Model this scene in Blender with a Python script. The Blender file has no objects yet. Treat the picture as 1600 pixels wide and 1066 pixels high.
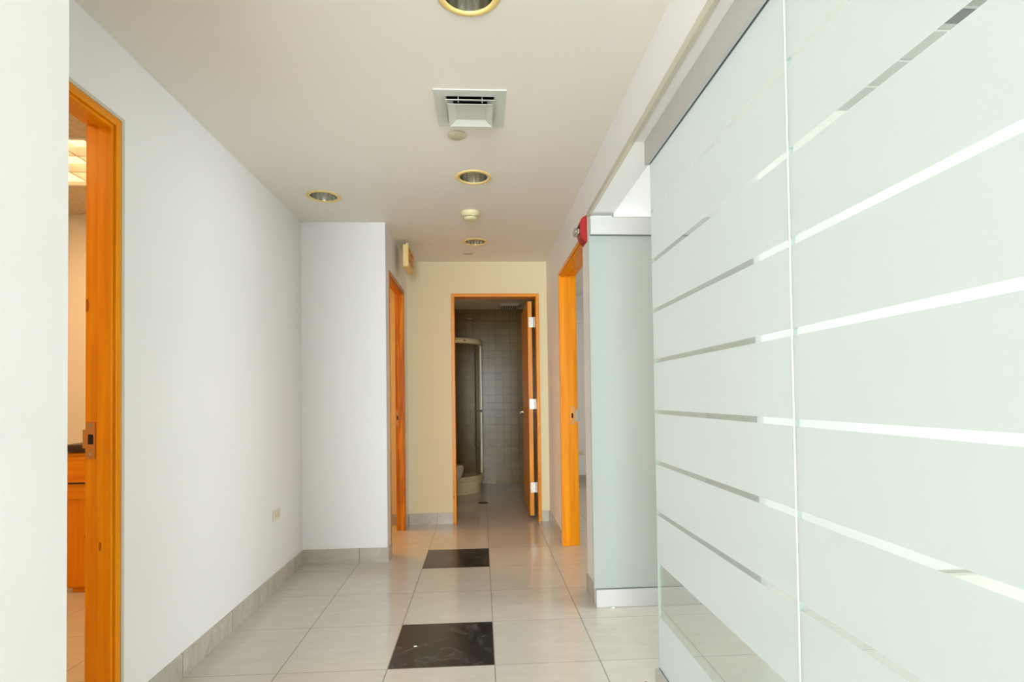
import bpy, bmesh, math, random
from mathutils import Vector, Matrix
from mathutils.geometry import tessellate_polygon
random.seed(4)
S = bpy.context.scene
COL = S.collection

# ------------------------------------------------------------------ camera
CX, CY, CZ = -0.0492, -2.5997, 1.2546
yaw, pitch, roll = 0.05665, 0.02141, -0.01330
F = Vector((math.sin(yaw)*math.cos(pitch), math.cos(yaw)*math.cos(pitch), math.sin(pitch)))
R0 = Vector((math.cos(yaw), -math.sin(yaw), 0)); U0 = R0.cross(F)
Rv = R0*math.cos(roll) + U0*math.sin(roll); Uv = -R0*math.sin(roll) + U0*math.cos(roll)
cam = bpy.data.cameras.new('camera'); camo = bpy.data.objects.new('camera', cam); COL.objects.link(camo)
M = Matrix((Rv, Uv, -F)).transposed().to_4x4(); M.translation = (CX, CY, CZ)
camo.matrix_world = M
cam.sensor_fit = 'HORIZONTAL'; cam.sensor_width = 36; cam.lens = 36*855.29/1600
cam.shift_y = (603.15-533)/1600; cam.clip_start = 0.02
S.camera = camo

# ------------------------------------------------------------------ world, daylight, exposure
S.view_settings.view_transform = 'Standard'; S.view_settings.look = 'None'
S.view_settings.gamma = 1; S.view_settings.use_curve_mapping = False
S.view_settings.exposure = 0.42
w = bpy.data.worlds.new('sky'); S.world = w; w.use_nodes = True
w.node_tree.nodes['Background'].inputs[0].default_value = (0.80, 0.90, 1.0, 1)
w.node_tree.nodes['Background'].inputs[1].default_value = 1.0
def area(name, loc, direction, sx, sy, power, color):
    l = bpy.data.lights.new(name, 'AREA'); l.shape = 'RECTANGLE'; l.size = sx; l.size_y = sy
    l.energy = power; l.color = color
    o = bpy.data.objects.new(name, l); COL.objects.link(o); o.location = loc
    o.rotation_euler = Vector(direction).to_track_quat('-Z', 'Z').to_euler()
    return o
DAY = (0.875, 0.93, 1.0)
area('daylight_side_window', (4.50, -.10, 1.55), (-1, 0, .12), 2.0, 2.0, 92, DAY)
area('daylight_office_window', (4.50, 3.30, 1.55), (-1, 0, 0), 2.6, 1.8, 8, DAY)
area('daylight_lobby_window', (-1.10, -8.90, 1.45), (0, 1, .10), 3.1, 2.2, 670, DAY)

sl = bpy.data.lights.new('sun', 'SUN'); sl.energy = 0.9; sl.angle = .02; sl.color = (1, .96, .90)
so = bpy.data.objects.new('sun', sl); COL.objects.link(so); so.location = (8, 0, 6)
so.rotation_euler = Vector((-.57, .06, -.82)).to_track_quat('-Z', 'Y').to_euler()

# ------------------------------------------------------------------ materials
def new_mat(name):
    m = bpy.data.materials.new(name); m.use_nodes = True
    nt = m.node_tree; b = nt.nodes['Principled BSDF']
    return m, nt, b
def lin(c):
    return tuple(((v/255)/12.92 if v/255 <= .04045 else ((v/255+.055)/1.055)**2.4) for v in c) + (1,)
def math_n(nt, op, a, b=None, c=None):
    n = nt.nodes.new('ShaderNodeMath'); n.operation = op
    for i, v in enumerate((a, b, c)):
        if v is None: continue
        if isinstance(v, (int, float)): n.inputs[i].default_value = v
        else: nt.links.new(v, n.inputs[i])
    return n.outputs[0]
def mixc(nt, fac, a, b):
    n = nt.nodes.new('ShaderNodeMix'); n.data_type = 'RGBA'
    for s, v in ((n.inputs[0], fac), (n.inputs[6], a), (n.inputs[7], b)):
        if isinstance(v, (int, float, tuple)): s.default_value = v
        else: nt.links.new(v, s)
    return n.outputs[2]
def noise(nt, vec, scale, detail=3, rough=.5, dist=0):
    n = nt.nodes.new('ShaderNodeTexNoise'); n.inputs['Scale'].default_value = scale
    n.inputs['Detail'].default_value = detail; n.inputs['Roughness'].default_value = rough
    n.inputs['Distortion'].default_value = dist
    if vec is not None: nt.links.new(vec, n.inputs['Vector'])
    return n.outputs['Fac']
def ramp(nt, fac, stops):
    n = nt.nodes.new('ShaderNodeValToRGB')
    while len(n.color_ramp.elements) < len(stops): n.color_ramp.elements.new(.5)
    for e, (p, c) in zip(n.color_ramp.elements, stops): e.position = p; e.color = c
    nt.links.new(fac, n.inputs[0]); return n.outputs[0]
def pos(nt): return nt.nodes.new('ShaderNodeNewGeometry').outputs['Position']
def bump(nt, b, h, strength=.2, dist=.01):
    n = nt.nodes.new('ShaderNodeBump'); n.inputs['Strength'].default_value = strength
    n.inputs['Distance'].default_value = dist
    nt.links.new(h, n.inputs['Height']); nt.links.new(n.outputs[0], b.inputs['Normal'])
def plain(name, rgb, rough=.5, metal=0., emis=None, es=0., spec=.5, var=.03):
    m, nt, b = new_mat(name)
    c = lin(rgb)
    p = pos(nt); f = noise(nt, p, 9, 3)
    d = tuple(max(0, v*(1-var)) for v in c[:3])+(1,); e = tuple(min(1, v*(1+var)) for v in c[:3])+(1,)
    nt.links.new(mixc(nt, f, d, e), b.inputs['Base Color'])
    b.inputs['Roughness'].default_value = rough; b.inputs['Metallic'].default_value = metal
    b.inputs['Specular IOR Level'].default_value = spec
    if emis: b.inputs['Emission Color'].default_value = lin(emis); b.inputs['Emission Strength'].default_value = es
    return m
def paint(name, rgb):
    m, nt, b = new_mat(name); p = pos(nt)
    f = noise(nt, p, 1.3, 2)
    c = lin(rgb); d = tuple(v*.985 for v in c[:3])+(1,)
    nt.links.new(mixc(nt, f, c, d), b.inputs['Base Color'])
    b.inputs['Roughness'].default_value = .55; b.inputs['Specular IOR Level'].default_value = .3
    bump(nt, b, noise(nt, p, 260, 2), .05, .001)
    return m
def sep(nt, v):
    n = nt.nodes.new('ShaderNodeSeparateXYZ'); nt.links.new(v, n.inputs[0]); return n.outputs
def gridmask(nt, coord, period, off, half):
    # 1 on grout lines at off + k*period
    a = math_n(nt, 'SUBTRACT', coord, off - period/2)
    a = math_n(nt, 'FLOORED_MODULO', a, period)
    a = math_n(nt, 'SUBTRACT', a, period/2)
    a = math_n(nt, 'ABSOLUTE', a)
    return math_n(nt, 'LESS_THAN', a, half)
def tilecol(nt, p, base_a, base_b, pale):
    mp = nt.nodes.new('ShaderNodeMapping'); mp.inputs['Scale'].default_value = (1.2, 3.6, 2)
    nt.links.new(p, mp.inputs[0])
    f = noise(nt, mp.outputs[0], 4.5, 7, .62, .8)
    col = ramp(nt, f, [(.32, lin(base_a)), (.55, lin(base_b)), (.74, lin(pale))])
    return col, f
def cellrand(nt, x, y, period):
    cx = math_n(nt, 'FLOOR', math_n(nt, 'DIVIDE', x, period)); cy = math_n(nt, 'FLOOR', math_n(nt, 'DIVIDE', y, period))
    cb = nt.nodes.new('ShaderNodeCombineXYZ'); nt.links.new(cx, cb.inputs[0]); nt.links.new(cy, cb.inputs[1])
    wn = nt.nodes.new('ShaderNodeTexWhiteNoise'); nt.links.new(cb.outputs[0], wn.inputs['Vector'])
    return wn.outputs['Value']
def floor_mat():
    m, nt, b = new_mat('porcelain_floor_tile'); p = pos(nt); x, y, z = sep(nt, p)
    light, f = tilecol(nt, p, (202, 196, 185), (208, 202, 192), (213, 208, 199))
    r = cellrand(nt, x, y, .5)
    light = mixc(nt, math_n(nt, 'MULTIPLY', r, .16), light, lin((182, 175, 160)))
    dark = ramp(nt, noise(nt, p, 7, 8, .65, 1.2), [(.34, lin((28, 27, 29))), (.52, lin((46, 44, 46))), (.60, lin((66, 63, 63))), (.74, lin((88, 84, 80)))])
    inx = math_n(nt, 'MULTIPLY', math_n(nt, 'GREATER_THAN', x, -.5), math_n(nt, 'LESS_THAN', x, 0.))
    iny = math_n(nt, 'LESS_THAN', math_n(nt, 'FLOORED_MODULO', y, 1.5), .5)
    lim = math_n(nt, 'MULTIPLY', math_n(nt, 'LESS_THAN', y, 2.2), math_n(nt, 'GREATER_THAN', y, -.2))
    blk = math_n(nt, 'MULTIPLY', math_n(nt, 'MULTIPLY', inx, iny), lim)
    col = mixc(nt, blk, light, dark)
    g = math_n(nt, 'MAXIMUM', gridmask(nt, x, .5, 0, .0022), gridmask(nt, y, .5, 0, .0016))
    col = mixc(nt, g, col, lin((128, 121, 106)))
    nt.links.new(col, b.inputs['Base Color'])
    rg = math_n(nt, 'ADD', math_n(nt, 'MULTIPLY', f, .10), .07)
    rg = math_n(nt, 'ADD', math_n(nt, 'ADD', rg, math_n(nt, 'MULTIPLY', blk, .12)), math_n(nt, 'MULTIPLY', g, .5)); nt.links.new(rg, b.inputs['Roughness'])
    b.inputs['IOR'].default_value = 1.5
    bump(nt, b, math_n(nt, 'SUBTRACT', 1, g), .15, .002)
    return m
def skirt_mat():
    m, nt, b = new_mat('skirting_tile'); p = pos(nt); x, y, z = sep(nt, p)
    c, f = tilecol(nt, p, (178, 170, 156), (190, 183, 170), (202, 195, 184))
    g = math_n(nt, 'MAXIMUM', gridmask(nt, x, .5, 0, .002), gridmask(nt, y, .5, 0, .002))
    c = mixc(nt, g, c, lin((112, 106, 94)))
    nt.links.new(c, b.inputs['Base Color']); b.inputs['Roughness'].default_value = .25
    return m
def walltile_mat():
    m, nt, b = new_mat('bathroom_wall_tile'); p = pos(nt); x, y, z = sep(nt, p)
    P = .108
    xy = math_n(nt, 'ADD', x, y)
    g = math_n(nt, 'MAXIMUM', gridmask(nt, xy, P, .02, .0022), gridmask(nt, z, P, .0, .0022))
    r = cellrand(nt, xy, z, P)
    c = mixc(nt, r, lin((114, 92, 50)), lin((124, 102, 58)))
    c = mixc(nt, g, c, lin((86, 72, 44)))
    nt.links.new(c, b.inputs['Base Color'])
    b.inputs['Roughness'].default_value = .22; b.inputs['Specular IOR Level'].default_value = .18
    wv = noise(nt, p, 16, 2)
    h = math_n(nt, 'ADD', math_n(nt, 'MULTIPLY', math_n(nt, 'SUBTRACT', 1, g), 1.), math_n(nt, 'MULTIPLY', wv, .6))
    bump(nt, b, h, .25, .002)
    return m
def wood_mat(name, axis, a=(240, 148, 5), bcol=(230, 132, 2), dark=(160, 78, 8)):
    m, nt, b = new_mat(name); p = pos(nt)
    sc = [34, 34, 34]; sc['xyz'.index(axis)] = 1.6
    mp = nt.nodes.new('ShaderNodeMapping'); mp.inputs['Scale'].default_value = sc; nt.links.new(p, mp.inputs[0])
    f = noise(nt, mp.outputs[0], 1.0, 5, .55, .6)
    c = ramp(nt, f, [(.28, lin(bcol)), (.5, lin(a)), (.75, lin((251, 166, 16)))])
    # knots
    sk = [9, 9, 9]; sk['xyz'.index(axis)] = 2.6
    mk = nt.nodes.new('ShaderNodeMapping'); mk.inputs['Scale'].default_value = sk; nt.links.new(p, mk.inputs[0])
    vo = nt.nodes.new('ShaderNodeTexVoronoi'); nt.links.new(mk.outputs[0], vo.inputs['Vector']); vo.inputs['Scale'].default_value = 1
    k = math_n(nt, 'LESS_THAN', vo.outputs['Distance'], .075)
    c = mixc(nt, math_n(nt, 'MULTIPLY', k, .8), c, lin(dark))
    nt.links.new(c, b.inputs['Base Color']); b.inputs['Roughness'].default_value = .32
    b.inputs['Specular IOR Level'].default_value = .25
    bump(nt, b, f, .06, .002)
    return m
def thin_fresnel(nt, ior):
    # a thin pane reflects alike from both of its sides
    geo = nt.nodes.new('ShaderNodeNewGeometry'); fr = nt.nodes.new('ShaderNodeFresnel')
    v = math_n(nt, 'ADD', math_n(nt, 'MULTIPLY', geo.outputs['Backfacing'], 1/ior-ior), ior)
    nt.links.new(v, fr.inputs[0]); return fr.outputs[0]
def clear_shader(nt, tint):
    tr = nt.nodes.new('ShaderNodeBsdfTransparent'); tr.inputs[0].default_value = tint
    gl = nt.nodes.new('ShaderNodeBsdfGlossy'); gl.inputs['Roughness'].default_value = .02
    fr = thin_fresnel(nt, 1.35)
    mx = nt.nodes.new('ShaderNodeMixShader'); nt.links.new(fr, mx.inputs[0])
    nt.links.new(tr.outputs[0], mx.inputs[1]); nt.links.new(gl.outputs[0], mx.inputs[2])
    return mx.outputs[0]
def frost_mat(name, stripes):
    m = bpy.data.materials.new(name); m.use_nodes = True; nt = m.node_tree
    nt.nodes.clear(); out = nt.nodes.new('ShaderNodeOutputMaterial')
    p = pos(nt); x, y, z = sep(nt, p)
    t = nt.nodes.new('ShaderNodeBsdfTranslucent'); t.inputs[0].default_value = FROST_T
    d = nt.nodes.new('ShaderNodeBsdfDiffuse'); d.inputs[0].default_value = FROST_D
    m1 = nt.nodes.new('ShaderNodeAddShader')
    nt.links.new(t.outputs[0], m1.inputs[0]); nt.links.new(d.outputs[0], m1.inputs[1])
    g = nt.nodes.new('ShaderNodeBsdfGlossy'); g.inputs['Roughness'].default_value = .12
    fr = thin_fresnel(nt, 1.35)
    m2 = nt.nodes.new('ShaderNodeMixShader')
    nt.links.new(math_n(nt, 'MULTIPLY', fr, .6), m2.inputs[0]); nt.links.new(m1.outputs[0], m2.inputs[1]); nt.links.new(g.outputs[0], m2.inputs[2])
    if stripes:
        s1 = gridmask(nt, z, .2153, .756, .0088)
        s1 = math_n(nt, 'MULTIPLY', s1, math_n(nt, 'GREATER_THAN', z, .65))
        band = math_n(nt, 'MULTIPLY', math_n(nt, 'GREATER_THAN', z, .322), math_n(nt, 'LESS_THAN', z, .545))
        mask = math_n(nt, 'MAXIMUM', s1, band)
        m3 = nt.nodes.new('ShaderNodeMixShader'); nt.links.new(math_n(nt, 'MULTIPLY', mask, .80), m3.inputs[0])
        nt.links.new(m2.outputs[0], m3.inputs[1]); nt.links.new(clear_shader(nt, (.93, .965, .945, 1)), m3.inputs[2])
        nt.links.new(m3.outputs[0], out.inputs[0])
    else:
        nt.links.new(m2.outputs[0], out.inputs[0])
    return m
def clear_mat(name, tint):
    m = bpy.data.materials.new(name); m.use_nodes = True; nt = m.node_tree; nt.nodes.clear()
    out = nt.nodes.new('ShaderNodeOutputMaterial'); nt.links.new(clear_shader(nt, tint), out.inputs[0]); return m
FROST_T = (.285, .277, .28, 1); FROST_D = (.335, .385, .355, 1)

WALL = paint('white_wall_paint', (243, 241, 239))
CEIL = paint('ceiling_paint', (243, 238, 227))
WALL_DIM = paint('dim_warm_wall_paint', (222, 207, 170))  # wall paint with light falloff and warm light put into its colour
FLOOR = floor_mat(); SKIRT = skirt_mat(); BTILE = walltile_mat()
WOOD_SHADE = wood_mat('shaded_pine_upright', 'z', (196, 108, 12), (178, 92, 6), (110, 50, 6)); WOOD_SHADEY = wood_mat('shaded_pine_along', 'y', (196, 108, 12), (178, 92, 6), (110, 50, 6))  # pine darkened so the colour carries the shade on the inner left frame
WOOD_DIM = wood_mat('dimmed_pine_upright', 'z', (226, 146, 44), (212, 126, 30)); WOOD_DIMX = wood_mat('dimmed_pine_cross', 'x', (226, 146, 44), (212, 126, 30))  # same pine toned down; dimness at the bathroom doorway is in the colour
WOODZ = wood_mat('varnished_pine_upright', 'z'); WOODX = wood_mat('varnished_pine_cross', 'x'); WOODY = wood_mat('varnished_pine_along', 'y')
FROST = frost_mat('frosted_glass_with_clear_bands', True); FROST_T = (.24, .245, .24, 1); FROST_D = (.32, .355, .33, 1); FROST2 = frost_mat('frosted_glass', False)
GLASS = clear_mat('clear_glass', (.96, .98, .965, 1)); DGLASS = clear_mat('shower_glass', (.92, .91, .86, 1))
GEDGE = plain('polished_glass_edge', (190, 208, 198), .2)
SILI = plain('white_joint_sealant', (244, 246, 244), .4)
ALU = plain('brushed_white_aluminium', (196, 194, 191), .42, .15)
GASK = plain('dark_rubber_gasket', (52, 66, 60), .6)
STEEL = plain('satin_steel', (176, 172, 162), .35, .7)
BRONZE = plain('dull_brown_steel', (204, 142, 76), .42, .5)
DARK = plain('dark_cavity', (24, 24, 26), .8)
BEAD = plain('grey_plaster_bead', (204, 198, 180), .7)
CREAM = plain('cream_plastic', (232, 222, 178), .45)
PLATE = plain('ivory_plate_plastic', (228, 222, 202), .45)
CREAM2 = plain('aged_cream_trim', (244, 216, 140), .5)
WPLAS = plain('white_plastic', (226, 228, 220), .45)
LOUV = plain('white_painted_metal', (214, 216, 206), .4)
COVER = plain('beige_cover_plate', (204, 198, 168), .5)
REFL = plain('aluminium_reflector', (214, 214, 206), .2, 1.)
LAMP = plain('unlit_lamp_glass', (236, 234, 226), .3)
REDP = plain('red_plastic', (170, 20, 18), .35)
REDL = plain('red_letter_paint', (206, 96, 44), .5)
SIGNF = plain('aged_sign_face', (226, 196, 120), .45)
STROBE = clear_mat('strobe_lens', (.8, .8, .78, 1))
PORC = plain('white_porcelain', (226, 220, 206), .08)
ACRY = plain('cream_acrylic', (222, 206, 164), .22)
CHROME = plain('chrome', (225, 222, 214), .12, 1)
BROWN = plain('dark_brown_plastic', (58, 42, 32), .35)
WARMEM = plain('lit_louvre', (255, 236, 214), .5, 0, (255, 196, 150), .8)
WARMTUBE = plain('fluorescent_tube', (255, 250, 240), .5, 0, (255, 205, 150), 2.5)
ACT = paint('mineral_ceiling_tile', (222, 206, 180))
GRID = plain('ceiling_grid', (200, 190, 170), .5)

# ------------------------------------------------------------------ mesh helpers
class MB:
    def __init__(s): s.bm = bmesh.new(); s.mi = 0
    def _new(s, verts, faces, mi=None, smooth=False):
        vs = [s.bm.verts.new(v) for v in verts]; out = []
        for f in faces:
            try:
                q = s.bm.faces.new([vs[i] for i in f]); q.material_index = s.mi if mi is None else mi; q.smooth = smooth; out.append(q)
            except ValueError: pass
        return vs, out
    def box(s, x0, x1, y0, y1, z0, z1, bev=0, mi=None, seg=2):
        v = [(x, y, z) for x in (x0, x1) for y in (y0, y1) for z in (z0, z1)]
        vs, fs = s._new(v, [(0,1,3,2), (4,6,7,5), (0,4,5,1), (2,3,7,6), (0,2,6,4), (1,5,7,3)], mi)
        if bev:
            ed = list({e for f in fs for e in f.edges})
            r = bmesh.ops.bevel(s.bm, geom=ed, offset=bev, segments=seg, profile=.5, affect='EDGES')
            for f in r['faces']: f.material_index = s.mi if mi is None else mi
        return s
    def frame_ring(s, c, ax, prof, n=32, mi=None, smooth=True, a0=0, a1=2*math.pi, sx=1, sy=1):
        # lathe of profile [(r, h)] round axis ax at c
        full = abs(a1-a0-2*math.pi) < 1e-6
        cnt = n if full else n+1
        rows = []
        for i in range(cnt):
            a = a0+(a1-a0)*i/n; rows.append((math.cos(a), math.sin(a)))
        verts = []
        for (r, h) in prof:
            for (ca, sa) in rows:
                p = {'z': (r*ca*sx, r*sa*sy, h), 'x': (h, r*ca, r*sa), 'y': (r*ca, h, r*sa)}[ax]
                verts.append((c[0]+p[0], c[1]+p[1], c[2]+p[2]))
        faces = []
        for k in range(len(prof)-1):
            for i in range(n):
                j = (i+1) % cnt if full else i+1
                faces.append((k*cnt+i, k*cnt+j, (k+1)*cnt+j, (k+1)*cnt+i))
        s._new(verts, faces, mi, smooth); return s
    def disc(s, c, ax, r, h, n=32, mi=None, sx=1, sy=1):
        v = []
        for i in range(n):
            a = 2*math.pi*i/n; ca, sa = math.cos(a)*r, math.sin(a)*r
            p = {'z': (ca*sx, sa*sy, h), 'x': (h, ca, sa), 'y': (ca, h, sa)}[ax]
            v.append((c[0]+p[0], c[1]+p[1], c[2]+p[2]))
        s._new(v, [tuple(range(n))], mi); return s
    def lathe(s, c, ax, prof, n=32, mi=None, smooth=True, sx=1, sy=1):
        s.frame_ring(c, ax, prof, n, mi, smooth, sx=sx, sy=sy)
        for (r, h) in (prof[0], prof[-1]):
            if r > 1e-5: s.disc(c, ax, r, h, n, mi, sx, sy)
        return s
    def cyl(s, c, ax, r, h0, h1, n=24, mi=None): return s.lathe(c, ax, [(r, h0), (r, h1)], n, mi)
    def tube(s, pts, r, n=10, mi=None):
        pts = [Vector(p) for p in pts]; rings = []
        for i, p in enumerate(pts):
            t = (pts[min(i+1, len(pts)-1)]-pts[max(i-1, 0)]).normalized()
            a = t.orthogonal() if i == 0 else prev - t*prev.dot(t)
            a.normalize(); prev = a; b_ = t.cross(a)
            rings.append([p+a*math.cos(2*math.pi*k/n)*r+b_*math.sin(2*math.pi*k/n)*r for k in range(n)])
        v = [q for ring in rings for q in ring]; f = []
        for i in range(len(pts)-1):
            for k in range(n): f.append((i*n+k, i*n+(k+1) % n, (i+1)*n+(k+1) % n, (i+1)*n+k))
        f.append(tuple(range(n))); f.append(tuple(range((len(pts)-1)*n, len(pts)*n)))
        s._new(v, f, mi, True); return s
    def sweep(s, path, prof, mi=None, smooth=True, close_ends=True):
        # path: [(x,y)] polyline, prof: [(offset outward (left normal), z)] closed loop
        n = len(path); m = len(prof); v = []
        for i, p in enumerate(path):
            a = Vector(path[max(i-1, 0)]); b_ = Vector(path[min(i+1, n-1)]); t = (b_-a).normalized(); nx = Vector((t.y, -t.x))
            for (o, z) in prof: v.append((p[0]+nx.x*o, p[1]+nx.y*o, z))
        f = []
        for i in range(n-1):
            for k in range(m): f.append((i*m+k, i*m+(k+1) % m, (i+1)*m+(k+1) % m, (i+1)*m+k))
        if close_ends: f += [tuple(range(m)), tuple(range((n-1)*m, n*m))]
        s._new(v, f, mi, smooth); return s
    def build(s, name, mats, parent=None, origin=None):
        bmesh.ops.recalc_face_normals(s.bm, faces=s.bm.faces)
        if not isinstance(mats, (list, tuple)): mats = [mats]
        root = parent
        while root is not None and root.parent is not None: root = root.parent
        if root is not None: og = root.location.copy()
        else: og = Vector(origin) if origin else Vector((0, 0, 0))
        for v in s.bm.verts: v.co -= og
        me = bpy.data.meshes.new(name); s.bm.to_mesh(me); s.bm.free()
        for m in mats: me.materials.append(m)
        o = bpy.data.objects.new(name, me); COL.objects.link(o)
        if parent is not None: o.parent = parent
        else: o.location = og
        return o
def tag(o, label=None, cat=None, group=None, kind=None):
    if label: o['label'] = label
    if cat: o['category'] = cat
    if group: o['group'] = group
    if kind: o['kind'] = kind
    return o
def thing(name, loc, label, cat, group=None, kind=None):
    o = bpy.data.objects.new(name, None); COL.objects.link(o); o.location = loc; o.empty_display_size = .05
    return tag(o, label, cat, group, kind)
def boxes(name, mat, lst, label, cat='wall', kind='structure'):
    m = MB()
    for b in lst: m.box(*b)
    return tag(m.build(name, mat), label, cat, None, kind)
def dup(root, loc, label):
    r = root.copy(); COL.objects.link(r); r.location = loc; r['label'] = label
    for ch in list(root.children):
        c = ch.copy(); COL.objects.link(c); c.parent = r
        for g in list(ch.children):
            d = g.copy(); COL.objects.link(d); d.parent = c
    return r

# ------------------------------------------------------------------ shell
HC = 2.64            # corridor ceiling
XL, XR = -1.43, .63  # corridor wall faces
TOP = 2.84
boxes('floor', FLOOR, [(-4.2, 4.5, -8.9, 5.6, -.1, 0)], 'glossy beige stone-look tile floor with two black tiles', 'floor')
boxes('wall_left', WALL, [(-1.535, XL, -1.56, -1.30, 0, TOP), (-1.535, XL, -1.30, -.400, 2.36, TOP), (-1.535, XL, -.400, 1.71, 0, TOP)],
      'long white left wall with the power outlet low on it')
boxes('wall_near', WALL, [(-1.535, -.80, -2.30, -1.56, 0, TOP)], 'white wall edge filling the left side of the view in the foreground')
boxes('wall_recess', WALL, [(-1.535, -.785, 1.71, 1.82, 0, TOP), (-.868, -.785, 1.82, 1.90, 0, TOP), (-.868, -.785, 1.90, 2.735, 2.31, TOP), (-.868, -.785, 2.735, 2.94, 0, TOP)],
      'white jutting wall block facing the viewer at left centre, left of the inner doorway')
boxes('wall_far', WALL_DIM, [(-3.1, -.341, 2.94, 3.04, 0, TOP), (-.341, .55, 2.94, 3.04, 2.312, TOP), (.55, XR, 2.94, 3.04, 0, TOP)],
      'end wall, dim warm light in its colour, around the bathroom doorway')
boxes('wall_right', WALL, [(XR, .765, -2.42, .70, 2.362, TOP)], 'long white header beam above the tall glass panels')
boxes('wall_right', WALL, [(XR, .765, .70, .955, 0, TOP), (XR, .765, .955, 2.02, 2.315, TOP), (XR, .765, 2.02, 5.38, 0, TOP),
      (XR, .765, -8.7, -2.42, 0, TOP)], 'white right wall around the open wooden doorway')
# corridor ceiling with real openings for the recessed fittings
DL = [(-.080, .812), (-.076, -.752), (-1.102, 1.160), (-.086, 2.236)]
VX0, VX1, VY0, VY1 = -.248, .082, -.174, .166
outer = [(-4.1, -8.7), (XR, -8.7), (XR, 2.94), (-.785, 2.94), (-.785, 1.71), (XL, 1.71), (XL, -1.56), (-.80, -1.56), (-.80, -2.30), (-4.1, -2.30)]
loops = [[Vector((x, y, HC)) for x, y in outer]]
for cx, cy in DL: loops.append([Vector((cx+.092*math.cos(2*math.pi*k/32), cy+.092*math.sin(2*math.pi*k/32), HC)) for k in range(32)])
loops.append([Vector(p+(HC,)) for p in ((VX0+.04, VY0+.04), (VX1-.04, VY0+.04), (VX1-.04, VY1-.04), (VX0+.04, VY1-.04))])
tris = tessellate_polygon(loops); flat = [v for l in loops for v in l]
m = MB(); m._new(flat, [tuple(t) for t in tris])
r = bmesh.ops.extrude_face_region(m.bm, geom=list(m.bm.faces))
for g in r['geom']:
    if isinstance(g, bmesh.types.BMVert): g.co.z += .012
tag(m.build('ceiling', CEIL), 'plain cream-white corridor ceiling with recessed downlights', 'ceiling', None, 'structure')
# lobby behind the viewer
boxes('wall_lobby', WALL, [(-4.2, -4.1, -8.7, -2.3, 0, TOP), (-4.1, -3.1, -8.8, -8.7, 0, TOP), (-3.1, .5, -8.8, -8.7, 0, .3), (-3.1, .5, -8.8, -8.7, 2.5, TOP), (.5, .765, -8.8, -8.7, 0, TOP)],
      'white lobby wall behind the viewer')
def window(n, x0, x1, y0, y1, z0, z1, ax, mull, label):
    w_ = thing('window_%d' % n, ((x0+x1)/2, (y0+y1)/2, z0), label, 'window', None, 'structure')
    m = MB(); t = .05
    m.box(x0, x1, y0, y1, z0, z0+t); m.box(x0, x1, y0, y1, z1-t, z1)
    for k in range(mull+1):
        if ax == 'x': a = x0+(x1-x0-t)*k/mull; m.box(a, a+t, y0, y1, z0+t, z1-t)
        else: a = y0+(y1-y0-t)*k/mull; m.box(x0, x1, a, a+t, z0+t, z1-t)
    m.build('window_frame', ALU, w_)
    m = MB(); c = ((x0+x1)/2, (y0+y1)/2)
    if ax == 'x': m.box(x0+t, x1-t, c[1]-.003, c[1]+.003, z0+t, z1-t)
    else: m.box(c[0]-.003, c[0]+.003, y0+t, y1-t, z0+t, z1-t)
    m.build('window_pane', GLASS, w_)
window(1, -3.1, .5, -8.77, -8.72, .3, 2.5, 'x', 3, 'lobby window behind the viewer')
# left office (warm lit)
HL = 2.672
boxes('wall_office', WALL, [(-4.2, -1.535, 1.65, 1.75, 0, TOP), (-4.2, -4.1, -2.3, 1.65, 0, TOP), (-4.1, -1.535, -2.42, -2.30, 0, TOP)], 'peach-lit wall seen through the left doorway')
def act_mat():
    m, nt, b = new_mat('speckled_ceiling_tile'); p = pos(nt); x, y, z = sep(nt, p)
    f = noise(nt, p, 60, 4, .7)
    c = ramp(nt, f, [(.35, lin((196, 176, 146))), (.6, lin((222, 206, 180)))])
    g = math_n(nt, 'MAXIMUM', gridmask(nt, x, .61, -2.14, .008), gridmask(nt, y, .685, .41, .008))
    nt.links.new(mixc(nt, g, c, lin((214, 204, 188))), b.inputs['Base Color']); b.inputs['Roughness'].default_value = .9
    return m
TX0, TX1, TY0, TY1 = -2.75, -2.14, .41, 1.095
boxes('ceiling', act_mat(), [(-4.1, -1.535, -2.3, TY0, HL, HL+.02), (-4.1, -1.535, TY1, 1.65, HL, HL+.02), (-4.1, TX0, TY0, TY1, HL, HL+.02), (TX1, -1.535, TY0, TY1, HL, HL+.02)],
      'speckled tile ceiling seen through the left doorway', 'ceiling')
# small room behind the inner left doorway
boxes('wall_store', WALL, [(-3.2, -3.1, 1.75, 3.04, 0, TOP), (-3.1, -1.535, 1.75, 1.82, 0, TOP)], 'wall of the warm small room behind the inner left doorway')
boxes('ceiling', CEIL, [(-3.1, -.868, 1.82, 2.94, 2.62, 2.64)], 'ceiling of the small room behind the inner left doorway', 'ceiling')
# bathroom
boxes('wall_bathroom', BTILE, [(-.95, XR, 5.36, 5.46, 0, 2.6), (-1.05, -.95, 3.04, 5.46, 0, 2.6), (.615, .63, 3.045, 5.36, 0, 2.6)], 'olive-grey square tiled bathroom walls')
boxes('ceiling', CEIL, [(-.95, .615, 3.04, 5.36, 2.545, 2.565)], 'dim flat bathroom ceiling', 'ceiling')
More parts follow.
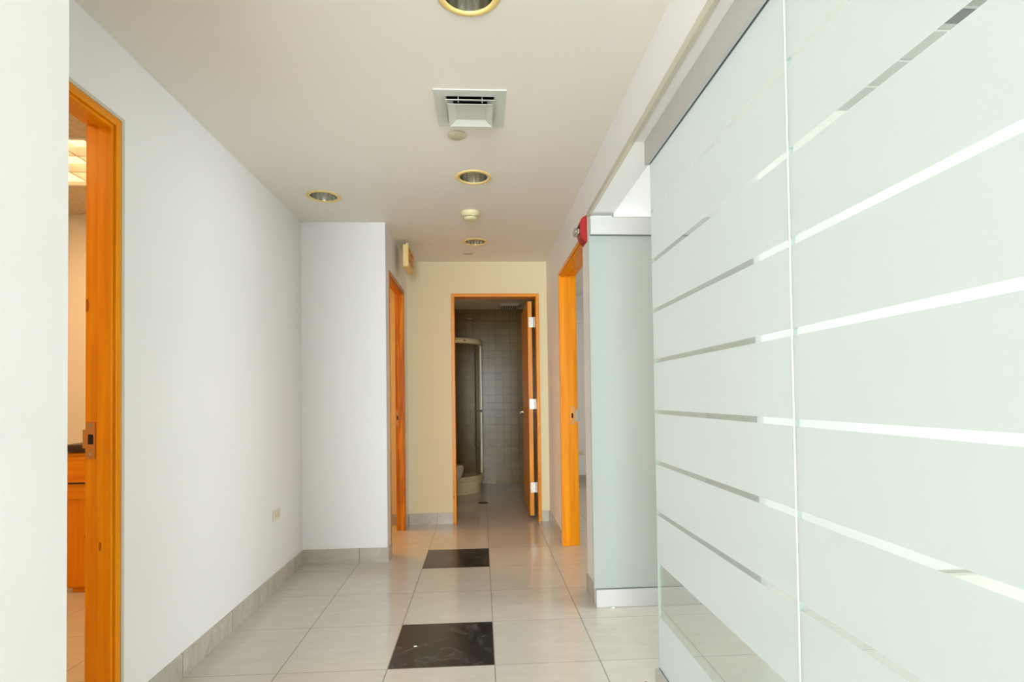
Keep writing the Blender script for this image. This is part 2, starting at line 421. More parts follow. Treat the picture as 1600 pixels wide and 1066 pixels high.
# side room behind frosted glass and far office
boxes('wall_side_room', WALL, [(1.64, 4.2, 1.05, 1.17, 0, TOP), (1.64, 1.70, .71, 1.05, 0, TOP), (.765, 4.2, -4.1, -4.0, 0, TOP)], 'bright white wall behind the frosted glass')
boxes('wall_window_side', WALL, [(4.2, 4.32, -4.1, 5.5, 0, .5), (4.2, 4.32, -4.1, 5.5, 2.6, TOP), (4.2, 4.32, -4.1, -3.6, .5, 2.6), (4.2, 4.32, .95, 2.0, .5, 2.6), (4.2, 4.32, 4.6, 5.5, .5, 2.6)],
      'window wall of the rooms behind the frosted glass')
window(2, 4.23, 4.28, -3.6, .95, .5, 2.6, 'y', 4, 'wide window of the room behind the frosted glass')
window(3, 4.23, 4.28, 2.0, 4.6, .5, 2.6, 'y', 3, 'window of the room behind the right doorway')
boxes('wall_over_panel', WALL, [(.765, 1.64, .645, .70, 2.339, 2.74)], 'warm white wall strip above the crosswise frosted panel')
boxes('ceiling', CEIL, [(.765, 4.2, -4.0, 1.05, 2.74, 2.76)], 'white ceiling of the room behind the frosted glass', 'ceiling')
boxes('ceiling', CEIL, [(.765, 4.2, 1.17, 5.38, 2.74, 2.76), (.765, 1.64, 1.05, 1.17, 2.74, 2.76)], 'ceiling of the room behind the right doorway', 'ceiling')
boxes('wall_office_back', WALL, [(.765, 4.2, 5.38, 5.48, 0, TOP)], 'back wall with a socket seen through the right doorway')
boxes('trim_1', WALL, [(.765, 4.2, 5.31, 5.38, 2.33, 2.415), (.765, 4.2, 5.345, 5.38, 2.30, 2.33), (.765, 4.2, 5.335, 5.38, 2.415, 2.53)], 'stepped cream picture moulding high on the back wall through the right doorway', 'trim')
# plaster beads
boxes('trim_2', BEAD, [(.612, XR, -2.42, .70, 2.355, 2.386)], 'grey-beige corner bead along the lower edge of the header beam', 'trim')
boxes('trim_3', BEAD, [(-1.46, XL+.003, -.4165, -.400, .0, 2.360), (-1.46, XL+.003, -1.30, -.4165, 2.3455, 2.360)], 'thin grey plaster bead around the left door frame', 'trim')
# skirting
T = .011; H = .108
def skirt(name, lst, label): return boxes(name, SKIRT, lst, label, 'baseboard')
skirt('baseboard_left', [(XL, XL+T, -.398, 1.70, 0, H), (XL, XL+T, -1.56, -1.33, 0, H)], 'pale grey tile baseboard along the long left wall')
skirt('baseboard_recess', [(XL, -.785+T, 1.71-T, 1.71, 0, H), (-.785, -.785+T, 1.71, 1.868, 0, H), (-.785, -.785+T, 2.745, 2.94-T, 0, H)], 'grey tile baseboard under the jutting wall block')
skirt('baseboard_far', [(-.785, -.345, 2.94-T, 2.94, 0, H), (.554, XR, 2.94-T, 2.94, 0, H)], 'grey tile baseboard on the end wall beside the bathroom door')
skirt('baseboard_right', [(XR-T, XR, 2.035, 2.94-T, 0, H), (XR-T, XR, .70, .952, 0, H), (.765, .765+T, 2.05, 3.0, 0, H)], 'grey tile baseboard on both sides of the right doorway')
skirt('baseboard_near', [(-.80, -.80+T, -2.3, -1.56, 0, H)], 'tile baseboard of the foreground wall edge')
skirt('baseboard_office', [(-4.1, -1.55, 1.65-T, 1.65, 0, H)], 'brown-lit tile baseboard seen through the left doorway')
skirt('baseboard_store', [(-3.1, -.87, 2.94-T, 2.94, 0, H)], 'tile baseboard seen through the inner left doorway')
skirt('baseboard_side', [(1.70, 4.2, 1.05-T, 1.05, 0, .02)], 'low edge strip at the foot of the wall behind the frosted glass')
skirt('baseboard_back', [(.78, 4.2, 5.38-T, 5.38, 0, H)], 'dark grey tile baseboard of the back wall seen through the right doorway')

# ------------------------------------------------------------------ doors
# door_1: left doorway
d = thing('door_1', (-1.48, -.86, 0), 'orange pine door frame on the left wall, nearest to the viewer', 'door frame', None, 'structure')
m = MB(); m.box(-1.540, -1.428, -.447, -.417, 0, 2.345, .002); m.build('far_jamb', WOODZ, d)
m = MB(); m.box(-1.540, -1.428, -1.30, -1.27, 0, 2.345, .002); m.build('near_jamb', WOODZ, d)
m = MB(); m.box(-1.540, -1.428, -1.27, -.447, 2.315, 2.345, .002); m.build('head', WOODY, d)
m = MB(); m.box(-1.490, -1.438, -.459, -.447, 0, 2.315, .002); m.box(-1.490, -1.438, -1.27, -1.258, 0, 2.315, .002); m.build('stop', WOODZ, d)
m = MB(); m.box(-1.490, -1.438, -1.258, -.459, 2.303, 2.315, .002); m.build('stop', WOODY, d)
m = MB(); m.box(-1.537, -1.502, -.450, -.4465, 1.045, 1.185, .001)
m.box(-1.548, -1.537, -.4495, -.4465, 1.085, 1.155, .001)
s_ = m.build('strike_plate', BRONZE, d)
m = MB(); m.box(-1.527, -1.509, -.4512, -.4498, 1.10, 1.137); m.build('latch_hole', DARK, s_)
m = MB(); m.cyl((-1.520, -.4503, 1.062), 'y', .006, -.001, .0005, 12); m.cyl((-1.520, -.4503, 1.170), 'y', .006, -.001, .0005, 12); m.build('screw', STEEL, s_)
# door_2: inner left doorway
d = thing('door_2', (-.84, 2.31, 0), 'pine door frame, shade in its colour, in the side of the jutting wall block', 'door frame', None, 'structure')
m = MB(); m.box(-.868, -.781, 2.705, 2.736, 0, 2.30, .002); m.build('far_jamb', WOOD_SHADE, d)
m = MB(); m.box(-.868, -.781, 1.870, 1.900, 0, 2.30, .002); m.build('near_jamb', WOOD_SHADE, d)
m = MB(); m.box(-.868, -.781, 1.900, 2.705, 2.27, 2.30, .002); m.build('head', WOOD_SHADEY, d)
m = MB(); m.box(-.834, -.789, 2.693, 2.705, 0, 2.27, .002); m.box(-.834, -.789, 1.900, 1.912, 0, 2.27, .002); m.build('stop', WOOD_SHADE, d)
m = MB(); m.box(-.834, -.789, 1.912, 2.693, 2.258, 2.27, .002); m.build('stop', WOOD_SHADEY, d)
m = MB(); m.box(-.862, -.838, 2.7015, 2.7055, 1.00, 1.15, .001); s_ = m.build('strike_plate', BRONZE, d)
m = MB(); m.box(-.857, -.844, 2.7000, 2.7020, 1.055, 1.095); m.build('latch_hole', DARK, s_)
# door_3: right doorway
d = thing('door_3', (.70, 1.49, 0), 'bright orange pine door frame on the right wall below the fire alarm', 'door frame', None, 'structure')
m = MB(); m.box(.622, .768, 2.005, 2.035, 0, 2.315, .002); m.build('far_jamb', WOODZ, d)
m = MB(); m.box(.664, .768, .956, .983, 0, 2.285, .002); m.build('near_jamb', WOODZ, d)
m = MB(); m.box(.622, .768, .983, 2.005, 2.285, 2.315, .002); m.build('head', WOODY, d)
m = MB(); m.box(.632, .692, 1.993, 2.005, 0, 2.285, .002); m.box(.668, .70, .983, .995, 0, 2.273, .002); m.build('stop', WOODZ, d)
m = MB(); m.box(.632, .692, .995, 1.993, 2.273, 2.285, .002); m.build('stop', WOODY, d)
m = MB(); m.box(.702, .745, 2.0015, 2.0055, 1.02, 1.175, .001); s_ = m.build('strike_plate', BRONZE, d)
m = MB(); m.box(.745, .775, 2.0015, 2.0055, 1.045, 1.145, .001); tag(m.build('lip', STEEL, s_), 'pale steel lip')
m = MB(); m.box(.712, .728, 2.0000, 2.0020, 1.075, 1.115); m.build('latch_hole', DARK, s_)
# door_4: bathroom doorway with open leaf
d = thing('door_4', (.10, 2.98, 0), 'bathroom doorway with pine frame and the door leaf open inward', 'door', None, 'structure')
m = MB(); m.box(-.341, -.308, 2.926, 3.050, 0, 2.313, .003); m.build('left_jamb', WOOD_DIM, d)
m = MB(); m.box(.517, .550, 2.926, 3.050, 0, 2.313, .003); m.build('right_jamb', WOOD_DIM, d)
m = MB(); m.box(-.308, .517, 2.926, 3.050, 2.280, 2.313, .003); m.build('head', WOOD_DIMX, d)
m = MB(); m.box(.443, .487, 3.055, 3.890, .035, 2.255, .002); lf = m.build('leaf', WOOD_DIM, d)
for z in (.325, 1.185, 2.035):
    m = MB(); m.box(.452, .500, 3.0490, 3.0545, z-.053, z+.053, .001); m.cyl((.507, 3.052, z), 'z', .007, -.053, .053, 12)
    m.box(.509, .517, 3.0490, 3.0515, z-.053, z+.053)
    h = m.build('hinge', STEEL, lf)
    m = MB()
    for q, (hx, hz) in enumerate(((.466, -.036), (.482, -.014), (.466, .014), (.482, .036))): m.cyl((hx, 3.0490, z+hz), 'y', .0035, -.0006, .0004, 10)
    m.build('screw_hole', DARK, h)
    if z == .325: tag(h, 'steel hinge plate')
m = MB(); m.lathe((.443, 3.82, 1.08), 'x', [(.026, 0), (.026, -.008), (.012, -.010), (.011, -.045), (.004, -.050)], 20)
m.tube([(.400, 3.82, 1.08), (.398, 3.79, 1.08), (.399, 3.72, 1.078), (.403, 3.70, 1.077)], .009)
m.lathe((.487, 3.82, 1.08), 'x', [(.026, 0), (.026, .008), (.012, .010), (.011, .045), (.004, .050)], 20)
tag(m.build('lever_handle', CHROME, lf), 'chrome lever handle')

# ------------------------------------------------------------------ glass partitions
XG0, XG1 = .694, .706
def glass_wall(name, y0, y1, label, group=None):
    m = MB(); z0, z1 = .085, 2.30
    v = [(XG0, y0, z0), (XG0, y1, z0), (XG0, y1, z1), (XG0, y0, z1), (XG1, y0, z0), (XG1, y1, z0), (XG1, y1, z1), (XG1, y0, z1)]
    vs, fs = m._new(v, [(0,1,2,3), (4,7,6,5), (0,3,7,4), (1,5,6,2), (0,4,5,1), (3,2,6,7)])
    for f, k in zip(fs, (0, 1, 2, 2, 2, 2)): f.material_index = k
    return tag(m.build(name, [FROST, GLASS, GEDGE], origin=(.70, (y0+y1)/2, .085)), label, 'glass panel', group)
glass_wall('glass_panel', -1.331, -.285, 'tall banded frosted glass panel left of the white vertical joint, beside the opening')
glass_wall('glass_panel', -2.400, -1.338, 'tall banded frosted glass panel at the right edge, right of the white vertical joint')
m = MB(); m.box(.6932, .7068, -1.3375, -1.3315, .105, 2.255)
tag(m.build('joint_strip', SILI), 'thin white vertical sealant strip between the two tall frosted glass panels', 'joint strip')
def channel(name, y0, y1, z0, z1, up, label):
    g = thing(name, (.70, (y0+y1)/2, z0), label, 'channel')
    m = MB()
    m.box(.674, .690, y0, y1, z0, z1, .0015); m.box(.710, .726, y0, y1, z0, z1, .0015)
    zz = (z1-.015, z1) if up else (z0, z0+.015)
    m.box(.690, .710, y0, y1, zz[0], zz[1])
    m.build('channel_body', ALU, g)
    zg = (z0+.001, z0+.012) if up else (z1-.012, z1-.001)
    m = MB(); m.box(.6902, .6936, y0+.004, y1-.001, zg[0], zg[1]); m.build('gasket', GASK, g)
channel('top_channel', -2.40, -.273, 2.258, 2.362, True, 'beige metal top channel holding the tall glass panels under the header beam')
channel('floor_channel', -2.40, -.290, 0.0, .100, False, 'beige metal floor channel under the near tall glass panel')
g = thing('glass_panel', (1.12, .67, 0), 'frosted glass panel standing crosswise beside the right doorway, with white top and bottom channels', 'glass panel')
m = MB(); x0, x1, y0, y1, z0, z1 = .612, 1.636, .664, .676, .09, 2.25
v = [(x0, y0, z0), (x1, y0, z0), (x1, y0, z1), (x0, y0, z1), (x0, y1, z0), (x1, y1, z0), (x1, y1, z1), (x0, y1, z1)]
vs, fs = m._new(v, [(0,1,2,3), (4,7,6,5), (0,3,7,4), (1,5,6,2), (0,4,5,1), (3,2,6,7)])
for f, k in zip(fs, (0, 1, 2, 2, 2, 2)): f.material_index = k
m.build('pane', [FROST2, GLASS, GEDGE], g)
for nm, z0, z1 in (('bottom_channel', .001, .104), ('top_channel', 2.232, 2.336)):
    m = MB(); m.box(.620, 1.636, .640, .659, z0, z1, .002); m.box(.620, 1.636, .681, .698, z0, z1, .002)
    zz = (z0, z0+.02) if nm[0] == 'b' else (z1-.02, z1); m.box(.622, 1.634, .659, .681, zz[0], zz[1])
    c = m.build(nm, ALU, g)
    zg = (z1-.012, z1+.002) if nm[0] == 'b' else (z0-.003, z0+.01)
    m = MB(); m.box(.620, 1.634, .6565, .6635, zg[0], zg[1]); m.build('gasket', GASK, c)

# ------------------------------------------------------------------ ceiling fittings
def downlight(cx, cy):
    g = thing('downlight', (cx, cy, HC), 'x', 'ceiling light', 'recessed round downlights in the corridor ceiling')
    m = MB(); m.frame_ring((cx, cy, HC), 'z', [(.090, .012), (.088, -.002), (.092, -.007), (.108, -.005), (.114, -.001), (.113, .0), (.090, .0)], 48)
    m.build('trim_ring', CREAM2, g)
    m = MB(); n = 72
    prof = [(.0885, 0.0), (.0875, .02), (.083, .05), (.076, .08), (.065, .11), (.0525, .125)]
    verts = []
    for (r, h) in prof:
        for i in range(n):
            a = 2*math.pi*i/n; rr = r*(1-.035*(.5+.5*math.cos(a*14))*(h > 0))
            verts.append((cx+rr*math.cos(a), cy+rr*math.sin(a), HC+h))
    faces = [(k*n+i, k*n+(i+1) % n, (k+1)*n+(i+1) % n, (k+1)*n+i) for k in range(len(prof)-1) for i in range(n)]
    m._new(verts, faces, None, True); m.disc((cx, cy, HC), 'z', .0525, .125, n)
    m.build('reflector', REFL, g)
    m = MB(); m.lathe((cx-.018, cy, HC), 'z', [(.012, .124), (.012, .062), (.008, .056), (0.0001, .053)], 14); m.lathe((cx+.018, cy, HC), 'z', [(.012, .124), (.012, .062), (.008, .056), (0.0001, .053)], 14)
    m.build('lamp', LAMP, g)
    return g
d0 = downlight(*DL[0]); d0['label'] = 'round recessed downlight with cream ring between the square vent and the smoke detector'
dup(d0, (DL[1][0], DL[1][1], HC), 'round recessed downlight nearest the viewer, cut by the top edge of the photo')
dup(d0, (DL[2][0], DL[2][1], HC), 'round recessed downlight at the left, by the corner of the jutting wall block')
dup(d0, (DL[3][0], DL[3][1], HC), 'small-looking far downlight beyond the smoke detector, nearest the bathroom door')
# square louvred air vent
vx, vy = (VX0+VX1)/2, (VY0+VY1)/2
g = thing('air_vent', (vx, vy, HC), 'white square louvred air vent in the corridor ceiling with dark slots', 'air vent')
def ring(m, h_out, z_out, h_in, z_in, th=.0025):
    for q in range(4):
        c, s_ = [(1,0), (0,1), (-1,0), (0,-1)][q]
        def P(a, b, z): return (vx+a*c-b*s_, vy+a*s_+b*c, z)
        v = [P(h_out, -h_out, z_out), P(h_out, h_out, z_out), P(h_in, h_in, z_in), P(h_in, -h_in, z_in),
             P(h_out, -h_out, z_out+th), P(h_out, h_out, z_out+th), P(h_in, h_in, z_in+th), P(h_in, -h_in, z_in+th)]
        m._new(v, [(0,1,2,3), (7,6,5,4), (0,4,5,1), (2,6,7,3), (1,5,6,2), (0,3,7,4)])
m = MB(); ring(m, .165, HC-.005, .1115, HC-.004, .005); ring(m, .1115, HC-.004, .110, HC+.03, .002)
m.build('frame', LOUV, g)
m = MB(); ring(m, .114, HC-.021, .080, HC-.008, .002)
m.build('louvre', LOUV, g)
m = MB(); ring(m, .104, HC-.036, .070, HC-.019, .002); m.box(vx-.070, vx+.070, vy-.070, vy+.070, HC-.019, HC-.017)
m.build('lower_pan', LOUV, g)
for a in (-.055, .055):
    m = MB(); m.box(vx+a-.0015, vx+a+.0015, vy-.100, vy-.090, HC-.022, HC+.03); m.build('bracket', LOUV, g)
m = MB(); b = .114
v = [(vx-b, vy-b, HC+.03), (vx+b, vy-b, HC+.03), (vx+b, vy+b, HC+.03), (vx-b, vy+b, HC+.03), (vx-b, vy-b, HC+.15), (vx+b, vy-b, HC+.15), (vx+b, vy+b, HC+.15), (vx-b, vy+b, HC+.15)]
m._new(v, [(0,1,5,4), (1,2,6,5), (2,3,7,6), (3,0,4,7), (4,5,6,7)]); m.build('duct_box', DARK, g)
def cover(x, y, r, label):
    m = MB(); m.lathe((x, y, HC), 'z', [(r*.72, -.0005), (r*.72, -.006), (r, -.006), (r, -.0085), (r*.93, -.0105), (.0001, -.011)], 36)
    tag(m.build('sprinkler_cover', COVER, origin=(x, y, HC)), label, 'sprinkler cover', 'flat round sprinkler covers')
cover(-.159, .255, .048, 'flat round beige sprinkler cover just beyond the square air vent')
cover(-.153, 2.600, .050, 'small flat round sprinkler cover beyond the farthest downlight')
g = thing('smoke_detector', (-.112, 1.46, HC), 'cream round smoke detector on the corridor ceiling between two downlights', 'smoke detector')
m = MB(); m.lathe((-.112, 1.46, HC), 'z', [(.068, -.0005), (.070, -.010), (.067, -.022), (.056, -.030)], 36); m.build('base', CREAM, g)
m = MB(); m.lathe((-.112, 1.46, HC), 'z', [(.050, -.030), (.050, -.036), (.0455, -.0361), (.0455, -.042), (.050, -.0421), (.046, -.054), (.030, -.060), (.0001, -.061)], 36); m.build('sensor_head', CREAM, g)
m = MB(); m.frame_ring((-.112, 1.46, HC), 'z', [(.0458, -.0365), (.0462, -.0417)], 36); m.build('vent_slot', DARK, g)

# exit sign (hangs parallel to the left wall of the inner corridor)
EX0, EX1, EY0, EY1, EZ0, EZ1 = -.712, -.664, 2.17, 2.49, 2.405, 2.600
g = thing('exit_sign', (-.69, 2.33, EZ0), 'small yellowed exit sign with red letters hanging by the inner left doorway', 'exit sign')
m = MB(); m.box(EX0, EX1, EY0, EY1, EZ0, EZ1, .004); m.build('housing', CREAM2, g)
m = MB(); m.box(EX1-.001, EX1+.002, EY0+.012, EY1-.012, EZ0+.012, EZ1-.012, .001); fp = m.build('face_plate', SIGNF, g)
m = MB(); m.box(-.70, -.676, 2.27, 2.39, EZ1-.002, HC-.0005); m.build('canopy', CREAM, g)
def text_mesh(body, size, mat, name, parent, origin, xdir, ydir, depth=.001):
    cu = bpy.data.curves.new(name, 'FONT'); cu.body = body; cu.size = size; cu.extrude = depth; cu.align_x = 'CENTER'; cu.align_y = 'CENTER'; cu.offset = size*.02
    to = bpy.data.objects.new(name, cu); COL.objects.link(to)
    dg = bpy.context.evaluated_depsgraph_get(); me = bpy.data.meshes.new_from_object(to.evaluated_get(dg))
    bpy.data.objects.remove(to)
    X = Vector(xdir); Y = Vector(ydir); Z = X.cross(Y); root = parent
    while root.parent is not None: root = root.parent
    for v in me.vertices: v.co = Vector(origin) + X*v.co.x + Y*v.co.y + Z*v.co.z - root.location
    me.materials.clear(); me.materials.append(mat)
    o = bpy.data.objects.new(name, me); COL.objects.link(o); o.parent = parent; return o
text_mesh('EXIT', .165, REDL, 'lettering', fp, (EX1+.0025, 2.33, (EZ0+EZ1)/2), (0, 1, 0), (0, 0, 1))

# fire alarm strobe
ay0, ay1, az0, az1 = .800, .925, 2.236, 2.398
g = thing('fire_alarm', (XR, .86, 2.31), 'red fire alarm with clear strobe on the right wall above the doorway corner', 'fire alarm')
m = MB(); yc = (ay0+ay1)/2
pro = [(XR, az0), (XR-.012, az0), (XR-.034, az0+.030), (XR-.042, az0+.055), (XR-.042, az1-.045), (XR-.030, az1-.012), (XR-.012, az1), (XR, az1)]
n = len(pro); v = [(x, ay0+.004, z) for x, z in pro]+[(x, ay1-.004, z) for x, z in pro]
m._new(v, [tuple(range(n)), tuple(range(n, 2*n))]+[(i, (i+1) % n, n+(i+1) % n, n+i) for i in range(n)])
bmesh.ops.bevel(m.bm, geom=list(m.bm.edges), offset=.003, segments=2, affect='EDGES')
body = m.build('housing', REDP, g)
m = MB(); m.box(XR-.005, XR-.0003, ay0-.004, ay1+.004, az0-.004, az1+.004, .002); m.build('back_plate', REDP, g)
m = MB()
for k in range(5): m.box(XR-.0435, XR-.041, ay0+.022+k*.016, ay0+.030+k*.016, az1-.075, az1-.05)
m.build('sounder_grille', DARK, body)
m = MB(); m.box(XR-.074, XR-.040, ay0+.022, ay1-.022, az0+.052, az0+.094, .010, seg=3); st = m.build('strobe_lens', STROBE, g)
m = MB(); m.box(XR-.052, XR-.0425, ay0+.030, ay1-.030, az0+.058, az0+.088, .003); m.build('strobe_reflector', WPLAS, st)
m = MB(); m.cyl((XR-.060, yc, az0+.073), 'y', .005, -.022, .022, 12); m.build('flash_tube', LAMP, st)

# power outlets
def outlet(name, c, ax, label):
    g = thing(name, c, label, 'power outlet')
    x, y, z = c
    def B(m, u0, u1, z0, z1, d0, d1, bev=0):
        if ax == 'x': m.box(x+d0, x+d1, y+u0, y+u1, z+z0, z+z1, bev)
        else: m.box(x+u0, x+u1, y-d1, y-d0, z+z0, z+z1, bev)
    m = MB(); B(m, -.062, .062, -.037, .037, .0005, .006, .002); m.build('wall_plate', PLATE, g)
    for s_ in (-.021, .021):
        m = MB(); B(m, s_-.015, s_+.015, -.017, .017, .006, .0085, .003); k = m.build('socket', CREAM, g)
        m = MB(); B(m, s_-.006, s_+.005, .004, .0065, .008, .009); B(m, s_-.006, s_+.005, -.0065, -.004, .008, .009); m.build('slot', DARK, k)
    return g
outlet('power_outlet', (XL, 1.170, .492), 'x', 'cream power outlet low on the long white left wall')
outlet('power_outlet', (1.385, 5.38, .432), 'y', 'small beige power outlet on the back wall seen through the right doorway')

# ------------------------------------------------------------------ left office contents
g = thing('ceiling_troffer', ((TX0+TX1)/2, (TY0+TY1)/2, HL), 'lit square fluorescent ceiling light with louvre seen through the left doorway', 'ceiling light')
m = MB()
for b in ((TX0, TX1, TY0, TY0+.025), (TX0, TX1, TY1-.025, TY1), (TX0, TX0+.025, TY0+.025, TY1-.025), (TX1-.025, TX1, TY0+.025, TY1-.025)): m.box(b[0], b[1], b[2], b[3], HL-.004, HL+.02)
m.build('frame', LOUV, g)
m = MB(); x0, x1, y0, y1 = TX0+.01, TX1-.01, TY0+.01, TY1-.01
m._new([(x0, y0, HL+.02), (x1, y0, HL+.02), (x1, y1, HL+.02), (x0, y1, HL+.02), (x0+.04, y0+.04, HL+.12), (x1-.04, y0+.04, HL+.12), (x1-.04, y1-.04, HL+.12), (x0+.04, y1-.04, HL+.12)],
       [(0,1,5,4), (1,2,6,5), (2,3,7,6), (3,0,4,7), (4,5,6,7)])
m.build('reflector_box', WARMEM, g)
m = MB()
for k in (1, 2): 
    a = TY0+(TY1-TY0)*k/3; m.box(TX0+.025, TX1-.025, a-.005, a+.005, HL-.002, HL+.05)
    a = TX0+(TX1-TX0)*k/3; m.box(a-.005, a+.005, TY0+.025, TY1-.025, HL-.001, HL+.049)
m.build('louvre', WPLAS, g)
for k in range(3):
    a = TX0+(TX1-TX0)*(k+.5)/3; m = MB(); m.cyl((a, TY0+.07, HL+.075), 'y', .013, 0, TY1-TY0-.14, 14); m.build('tube', WARMTUBE, g)
area('troffer_light', (-2.45, .75, HL-.02), (0, 0, -1), .55, .6, 15, (1.0, .61, .27))
area('jamb_fill_light', (-2.45, -1.30, HL-.02), (0, 0, -1), .55, .6, 13, (1.0, .62, .27))  # unseen warm light, added to brighten the left door jamb
g = thing('wooden_counter', (-2.40, 1.42, 0), 'pine counter with dark rounded top edge, seen through the left doorway', 'counter')
m = MB(); m.box(-2.81, -2.05, 1.20, 1.60, .03, .93, .02, seg=3); bd = m.build('body', WOODZ, g)
m = MB(); m.box(-2.845, -2.02, 1.17, 1.62, .931, .981, .022, seg=4); m.build('counter_top', BROWN, g)
m = MB(); m.box(-2.795, -2.07, 1.187, 1.20, .62, .90, .004); dr = m.build('drawer_front', WOODX, g)
m = MB(); m.box(-2.772, -2.66, 1.174, 1.187, .722, .733, .003); m.build('pull', BROWN, dr)
m = MB(); m.box(-2.78, -2.07, 1.23, 1.57, 0, .031); m.build('plinth', WOODX, g)
# small room warm lamp
g = thing('ceiling_lamp', (-2.2, 2.72, 2.62), 'round warm ceiling lamp in the small room behind the inner left doorway', 'ceiling light')
m = MB(); m.lathe((-2.2, 2.72, 2.62), 'z', [(.17, -.001), (.17, -.03), (.14, -.07), (.0001, -.09)], 32)
m.build('shade', plain('lit_opal_shade', (255, 240, 220), .5, 0, (255, 190, 110), 4.0), g)
area('small_room_light', (-2.2, 2.84, 2.50), (0, 0, -1), .15, .15, 22, (1.0, .50, .13))

# ------------------------------------------------------------------ bathroom contents
def arc_path(off=0.0, x_end=-.95, y_end=5.355):
    # quadrant: straight from back wall along x = -.055, arc, straight to left wall at y = 4.50
    cx, cy, r = -.505, 4.95, .45+off
    p = [(cx+r, y_end), (cx+r, 5.15)]
    for k in range(0, 19):
        a = -math.pi/2*k/18; p.append((cx+r*math.cos(a), cy+r*math.sin(a)))
    p.append((x_end, cy-r)); return p
g = thing('shower_cabin', (-.5, 4.93, 0), 'corner shower cabin with curved glass and cream tray inside the bathroom', 'shower')
def filled_tray(m, off, z0, z1, mi=0):
    p = arc_path(off)+[(-.945, 5.355)]
    n = len(p); v = [(x, y, z0) for x, y in p]+[(x, y, z1) for x, y in p]
    m._new(v, [tuple(range(n)), tuple(range(n, 2*n))]+[(i, (i+1) % n, n+(i+1) % n, n+i) for i in range(n)], mi)
m = MB(); filled_tray(m, .000, 0.001, .135); filled_tray(m, .030, .135, .165); filled_tray(m, .018, .165, .172)
m.sweep(arc_path(.0), [(-.035, .172), (-.030, .200), (.005, .203), (.018, .190), (.018, .172)])
tray = m.build('tray', ACRY, g)
m = MB(); pth = arc_path(.003)
mid = pth[2:20]; wave = []
for i, (x, y) in enumerate(mid):
    t = i/(len(mid)-1); z = .055+.03*math.tanh((.5-t)*9) + .01*math.sin(t*9); wave.append((x, y, z))
m.tube(wave, .006, 8); m.build('moulded_wave', ACRY, tray)
m = MB(); m.sweep(arc_path(0), [(-.022, 1.975), (-.022, 2.042), (.014, 2.042), (.018, 2.01), (.014, 1.975)]); tr = m.build('top_rail', ACRY, g)
m = MB(); m.box(-.268, -.244, 4.535, 4.560, 2.000, 2.014); m.build('badge', DARK, tr)
m = MB(); m.sweep(arc_path(0), [(-.016, .203), (-.016, .226), (.010, .226), (.010, .203)]); m.build('bottom_rail', ACRY, g)
m = MB(); m.box(-.074, -.040, 4.930, 4.965, .226, 1.976, .004); m.build('upright', ACRY, g)
m = MB(); m.box(-.068, -.044, 5.325, 5.356, .203, 1.976, .003); m.build('wall_profile', ACRY, g)
m = MB(); m.box(-.130, -.113, 4.73, 4.745, .226, 1.976, .004); m.build('door_profile', GASK, g)
pa = arc_path(0)
m = MB(); m.sweep(pa[:3], [(-.003, .226), (-.003, 1.976), (.003, 1.976), (.003, .226)], smooth=False); m.build('side_glass', DGLASS, g)
m = MB(); m.sweep(pa[2:21], [(-.006, .226), (-.006, 1.976), (0, 1.976), (0, .226)]); dgl = m.build('curved_door', DGLASS, g)
m = MB(); m.sweep(pa[20:], [(-.006, .226), (-.006, 1.976), (0, 1.976), (0, .226)], smooth=False); m.build('front_glass', DGLASS, g)
m = MB(); m.lathe((-.100, 4.735, 1.08), 'x', [(.006, -.03), (.006, .035), (.016, .040), (.018, .055), (.0001, .06)], 16); m.build('knob', CHROME, dgl)
area('bathroom_light', (-.90, 3.75, 1.75), (.8, .5, -.25), .4, .12, 3.4, (1.0, .66, .30))
# toilet facing right
g = thing('toilet', (-.60, 4.05, 0), 'white toilet whose bowl tip shows behind the left side of the bathroom door frame', 'toilet')
def oval(cx, cy, a, b, z, n=32):
    return [(cx+a*math.cos(2*math.pi*k/n)*(1 if math.cos(2*math.pi*k/n) > 0 else .8), cy+b*math.sin(2*math.pi*k/n), z) for k in range(n)]
def loft(m, rings, cap=True):
    n = len(rings[0]); v = [p for r in rings for p in r]
    f = [(i*n+k, i*n+(k+1) % n, (i+1)*n+(k+1) % n, (i+1)*n+k) for i in range(len(rings)-1) for k in range(n)]
    if cap: f += [tuple(range(n)), tuple(range((len(rings)-1)*n, len(rings)*n))]
    m._new(v, f, None, True)
m = MB(); y = 4.05
loft(m, [oval(-.62, y, .20, .11, .0), oval(-.62, y, .195, .105, .03), oval(-.60, y, .17, .095, .13), oval(-.57, y, .20, .12, .22), oval(-.54, y, .25, .165, .32), oval(-.53, y, .262, .182, .385), oval(-.53, y, .262, .182, .40)])
m.build('bowl', PORC, g)
m = MB(); loft(m, [oval(-.53, y, .258, .178, .402), oval(-.53, y, .266, .186, .407), oval(-.53, y, .266, .186, .420), oval(-.53, y, .256, .176, .425)]); m.build('seat', PORC, g)
m = MB(); loft(m, [oval(-.53, y, .254, .175, .427), oval(-.53, y, .262, .182, .431), oval(-.53, y, .258, .178, .442), oval(-.53, y, .22, .15, .448)]); m.build('lid', PORC, g)
m = MB(); m.box(-.945, -.765, 3.83, 4.27, .38, .76, .02, seg=3); tk = m.build('tank', PORC, g)
m = MB(); m.box(-.948, -.755, 3.82, 4.28, .762, .795, .01); m.build('tank_lid', PORC, tk)
m = MB(); m.cyl((-.765, 3.90, .70), 'x', .012, 0, .015, 14); m.box(-.752, -.742, 3.895, 3.97, .694, .706, .003); m.build('flush_lever', CHROME, tk)
g = thing('floor_drain', (-.040, 3.99, 0), 'dark round floor drain in the bathroom floor', 'drain')
m = MB(); m.lathe((-.040, 3.99, 0), 'z', [(.062, .0005), (.062, .003), (.054, .0045), (.0001, .0045)], 32); m.build('grate', BROWN, g)
m = MB()
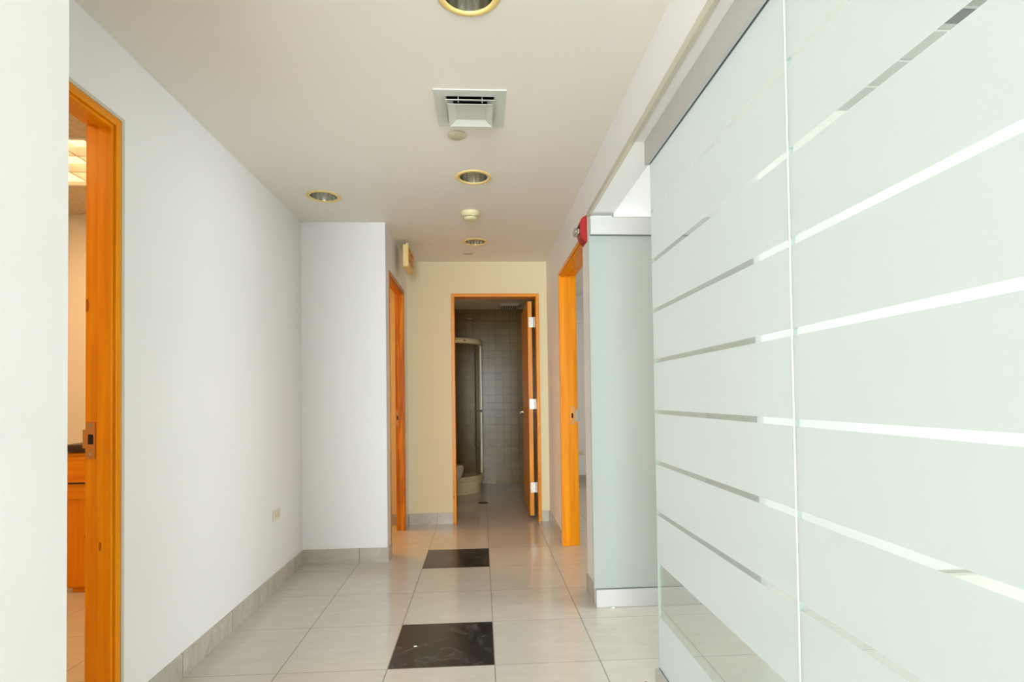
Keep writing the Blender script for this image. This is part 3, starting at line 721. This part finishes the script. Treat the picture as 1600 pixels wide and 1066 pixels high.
for k in range(-3, 4): 
    hw = math.sqrt(.048**2-(k*.013)**2); m.box(-.040+k*.013-.002, -.040+k*.013+.002, 3.99-hw, 3.99+hw, .0045, .0055)
m.build('slots', DARK, g)
g = thing('ceiling_fan', (.355, 5.04, 2.545), 'square white fan grille in the bathroom ceiling', 'ventilation fan')
m = MB()
v = [(.20, 4.84, 2.545), (.51, 4.84, 2.545), (.51, 5.25, 2.545), (.20, 5.25, 2.545), (.235, 4.875, 2.515), (.475, 4.875, 2.515), (.475, 5.215, 2.515), (.235, 5.215, 2.515)]
m._new(v, [(0,1,2,3), (4,7,6,5), (0,4,5,1), (1,5,6,2), (2,6,7,3), (3,7,4,0)]); m.build('grille_cover', LOUV, g)
m = MB()
for k in range(7): m.box(.25+k*.032, .262+k*.032, 4.90, 5.19, 2.5135, 2.516)
m.build('slots', DARK, g)
g = thing('wall_shower', (-.17, 5.36, 2.40), 'small metal shower arm high on the tiled bathroom back wall', 'shower arm')
m = MB(); m.lathe((-.235, 5.359, 2.405), 'y', [(.018, 0), (.018, -.006), (.007, -.008), (.007, -.03)], 18); m.build('flange', CHROME, g)
m = MB(); m.tube([(-.235, 5.335, 2.405), (-.22, 5.325, 2.403), (-.10, 5.325, 2.400)], .006); m.build('bar', CHROME, g)

# ------------------------------------------------------------------ far office and side room fittings
area('office_ceiling_light', (1.9, 2.0, 2.70), (0, 0, -1), .6, .6, 11, (1.0, .64, .30))
g = thing('fire_sprinkler', (1.18, 4.55, 2.74), 'tiny sprinkler head on the ceiling seen through the right doorway', 'sprinkler')
m = MB(); m.lathe((1.18, 4.55, 2.74), 'z', [(.03, -.0005), (.03, -.004), (.010, -.006), (.010, -.035), (.004, -.037), (.004, -.05), (.018, -.052), (.018, -.055), (.0001, -.056)], 18); m.build('head', CHROME, g)
g = thing('linear_diffuser', (1.80, -.28, 2.74), 'long slot air diffuser in the ceiling behind the frosted glass, seen through a clear band', 'air diffuser')
m = MB(); m.box(1.68, 1.94, -.66, .10, 2.715, 2.7395, .003); m.build('frame', plain('grey_green_metal', (168, 172, 156), .5), g)
for k in range(3):
    m = MB(); m.box(1.685, 1.935, -.53+k*.20, -.522+k*.20, 2.711, 2.716); m.build('divider', WPLAS, g)
m = MB(); m.box(1.685, 1.935, -.645, -.565, 2.712, 2.7155); m.build('open_slot', DARK, g)

# ------------------------------------------------------------------ debris
def crumb(x, y, s, mat, label):
    m = MB(); r = bmesh.ops.create_icosphere(m.bm, subdivisions=2, radius=s)
    for v in r['verts']:
        k = 1+random.uniform(-.3, .3); v.co = Vector((v.co.x*k*1.4+x, v.co.y*k+y, max(0.0003, v.co.z*k*.5+s*.4)))
    tag(m.build('plaster_crumb', mat, origin=(x, y, 0)), label, 'debris')
crumb(-.397, .222, .006, WPLAS, 'white plaster crumb on the nearest black floor tile')
crumb(.655, -.215, .005, plain('brown_crumb', (120, 92, 66), .8), 'small brown crumb on the floor beside the near floor channel')
crumb(.715, .628, .009, WPLAS, 'white plaster crumb at the foot of the crosswise frosted panel')
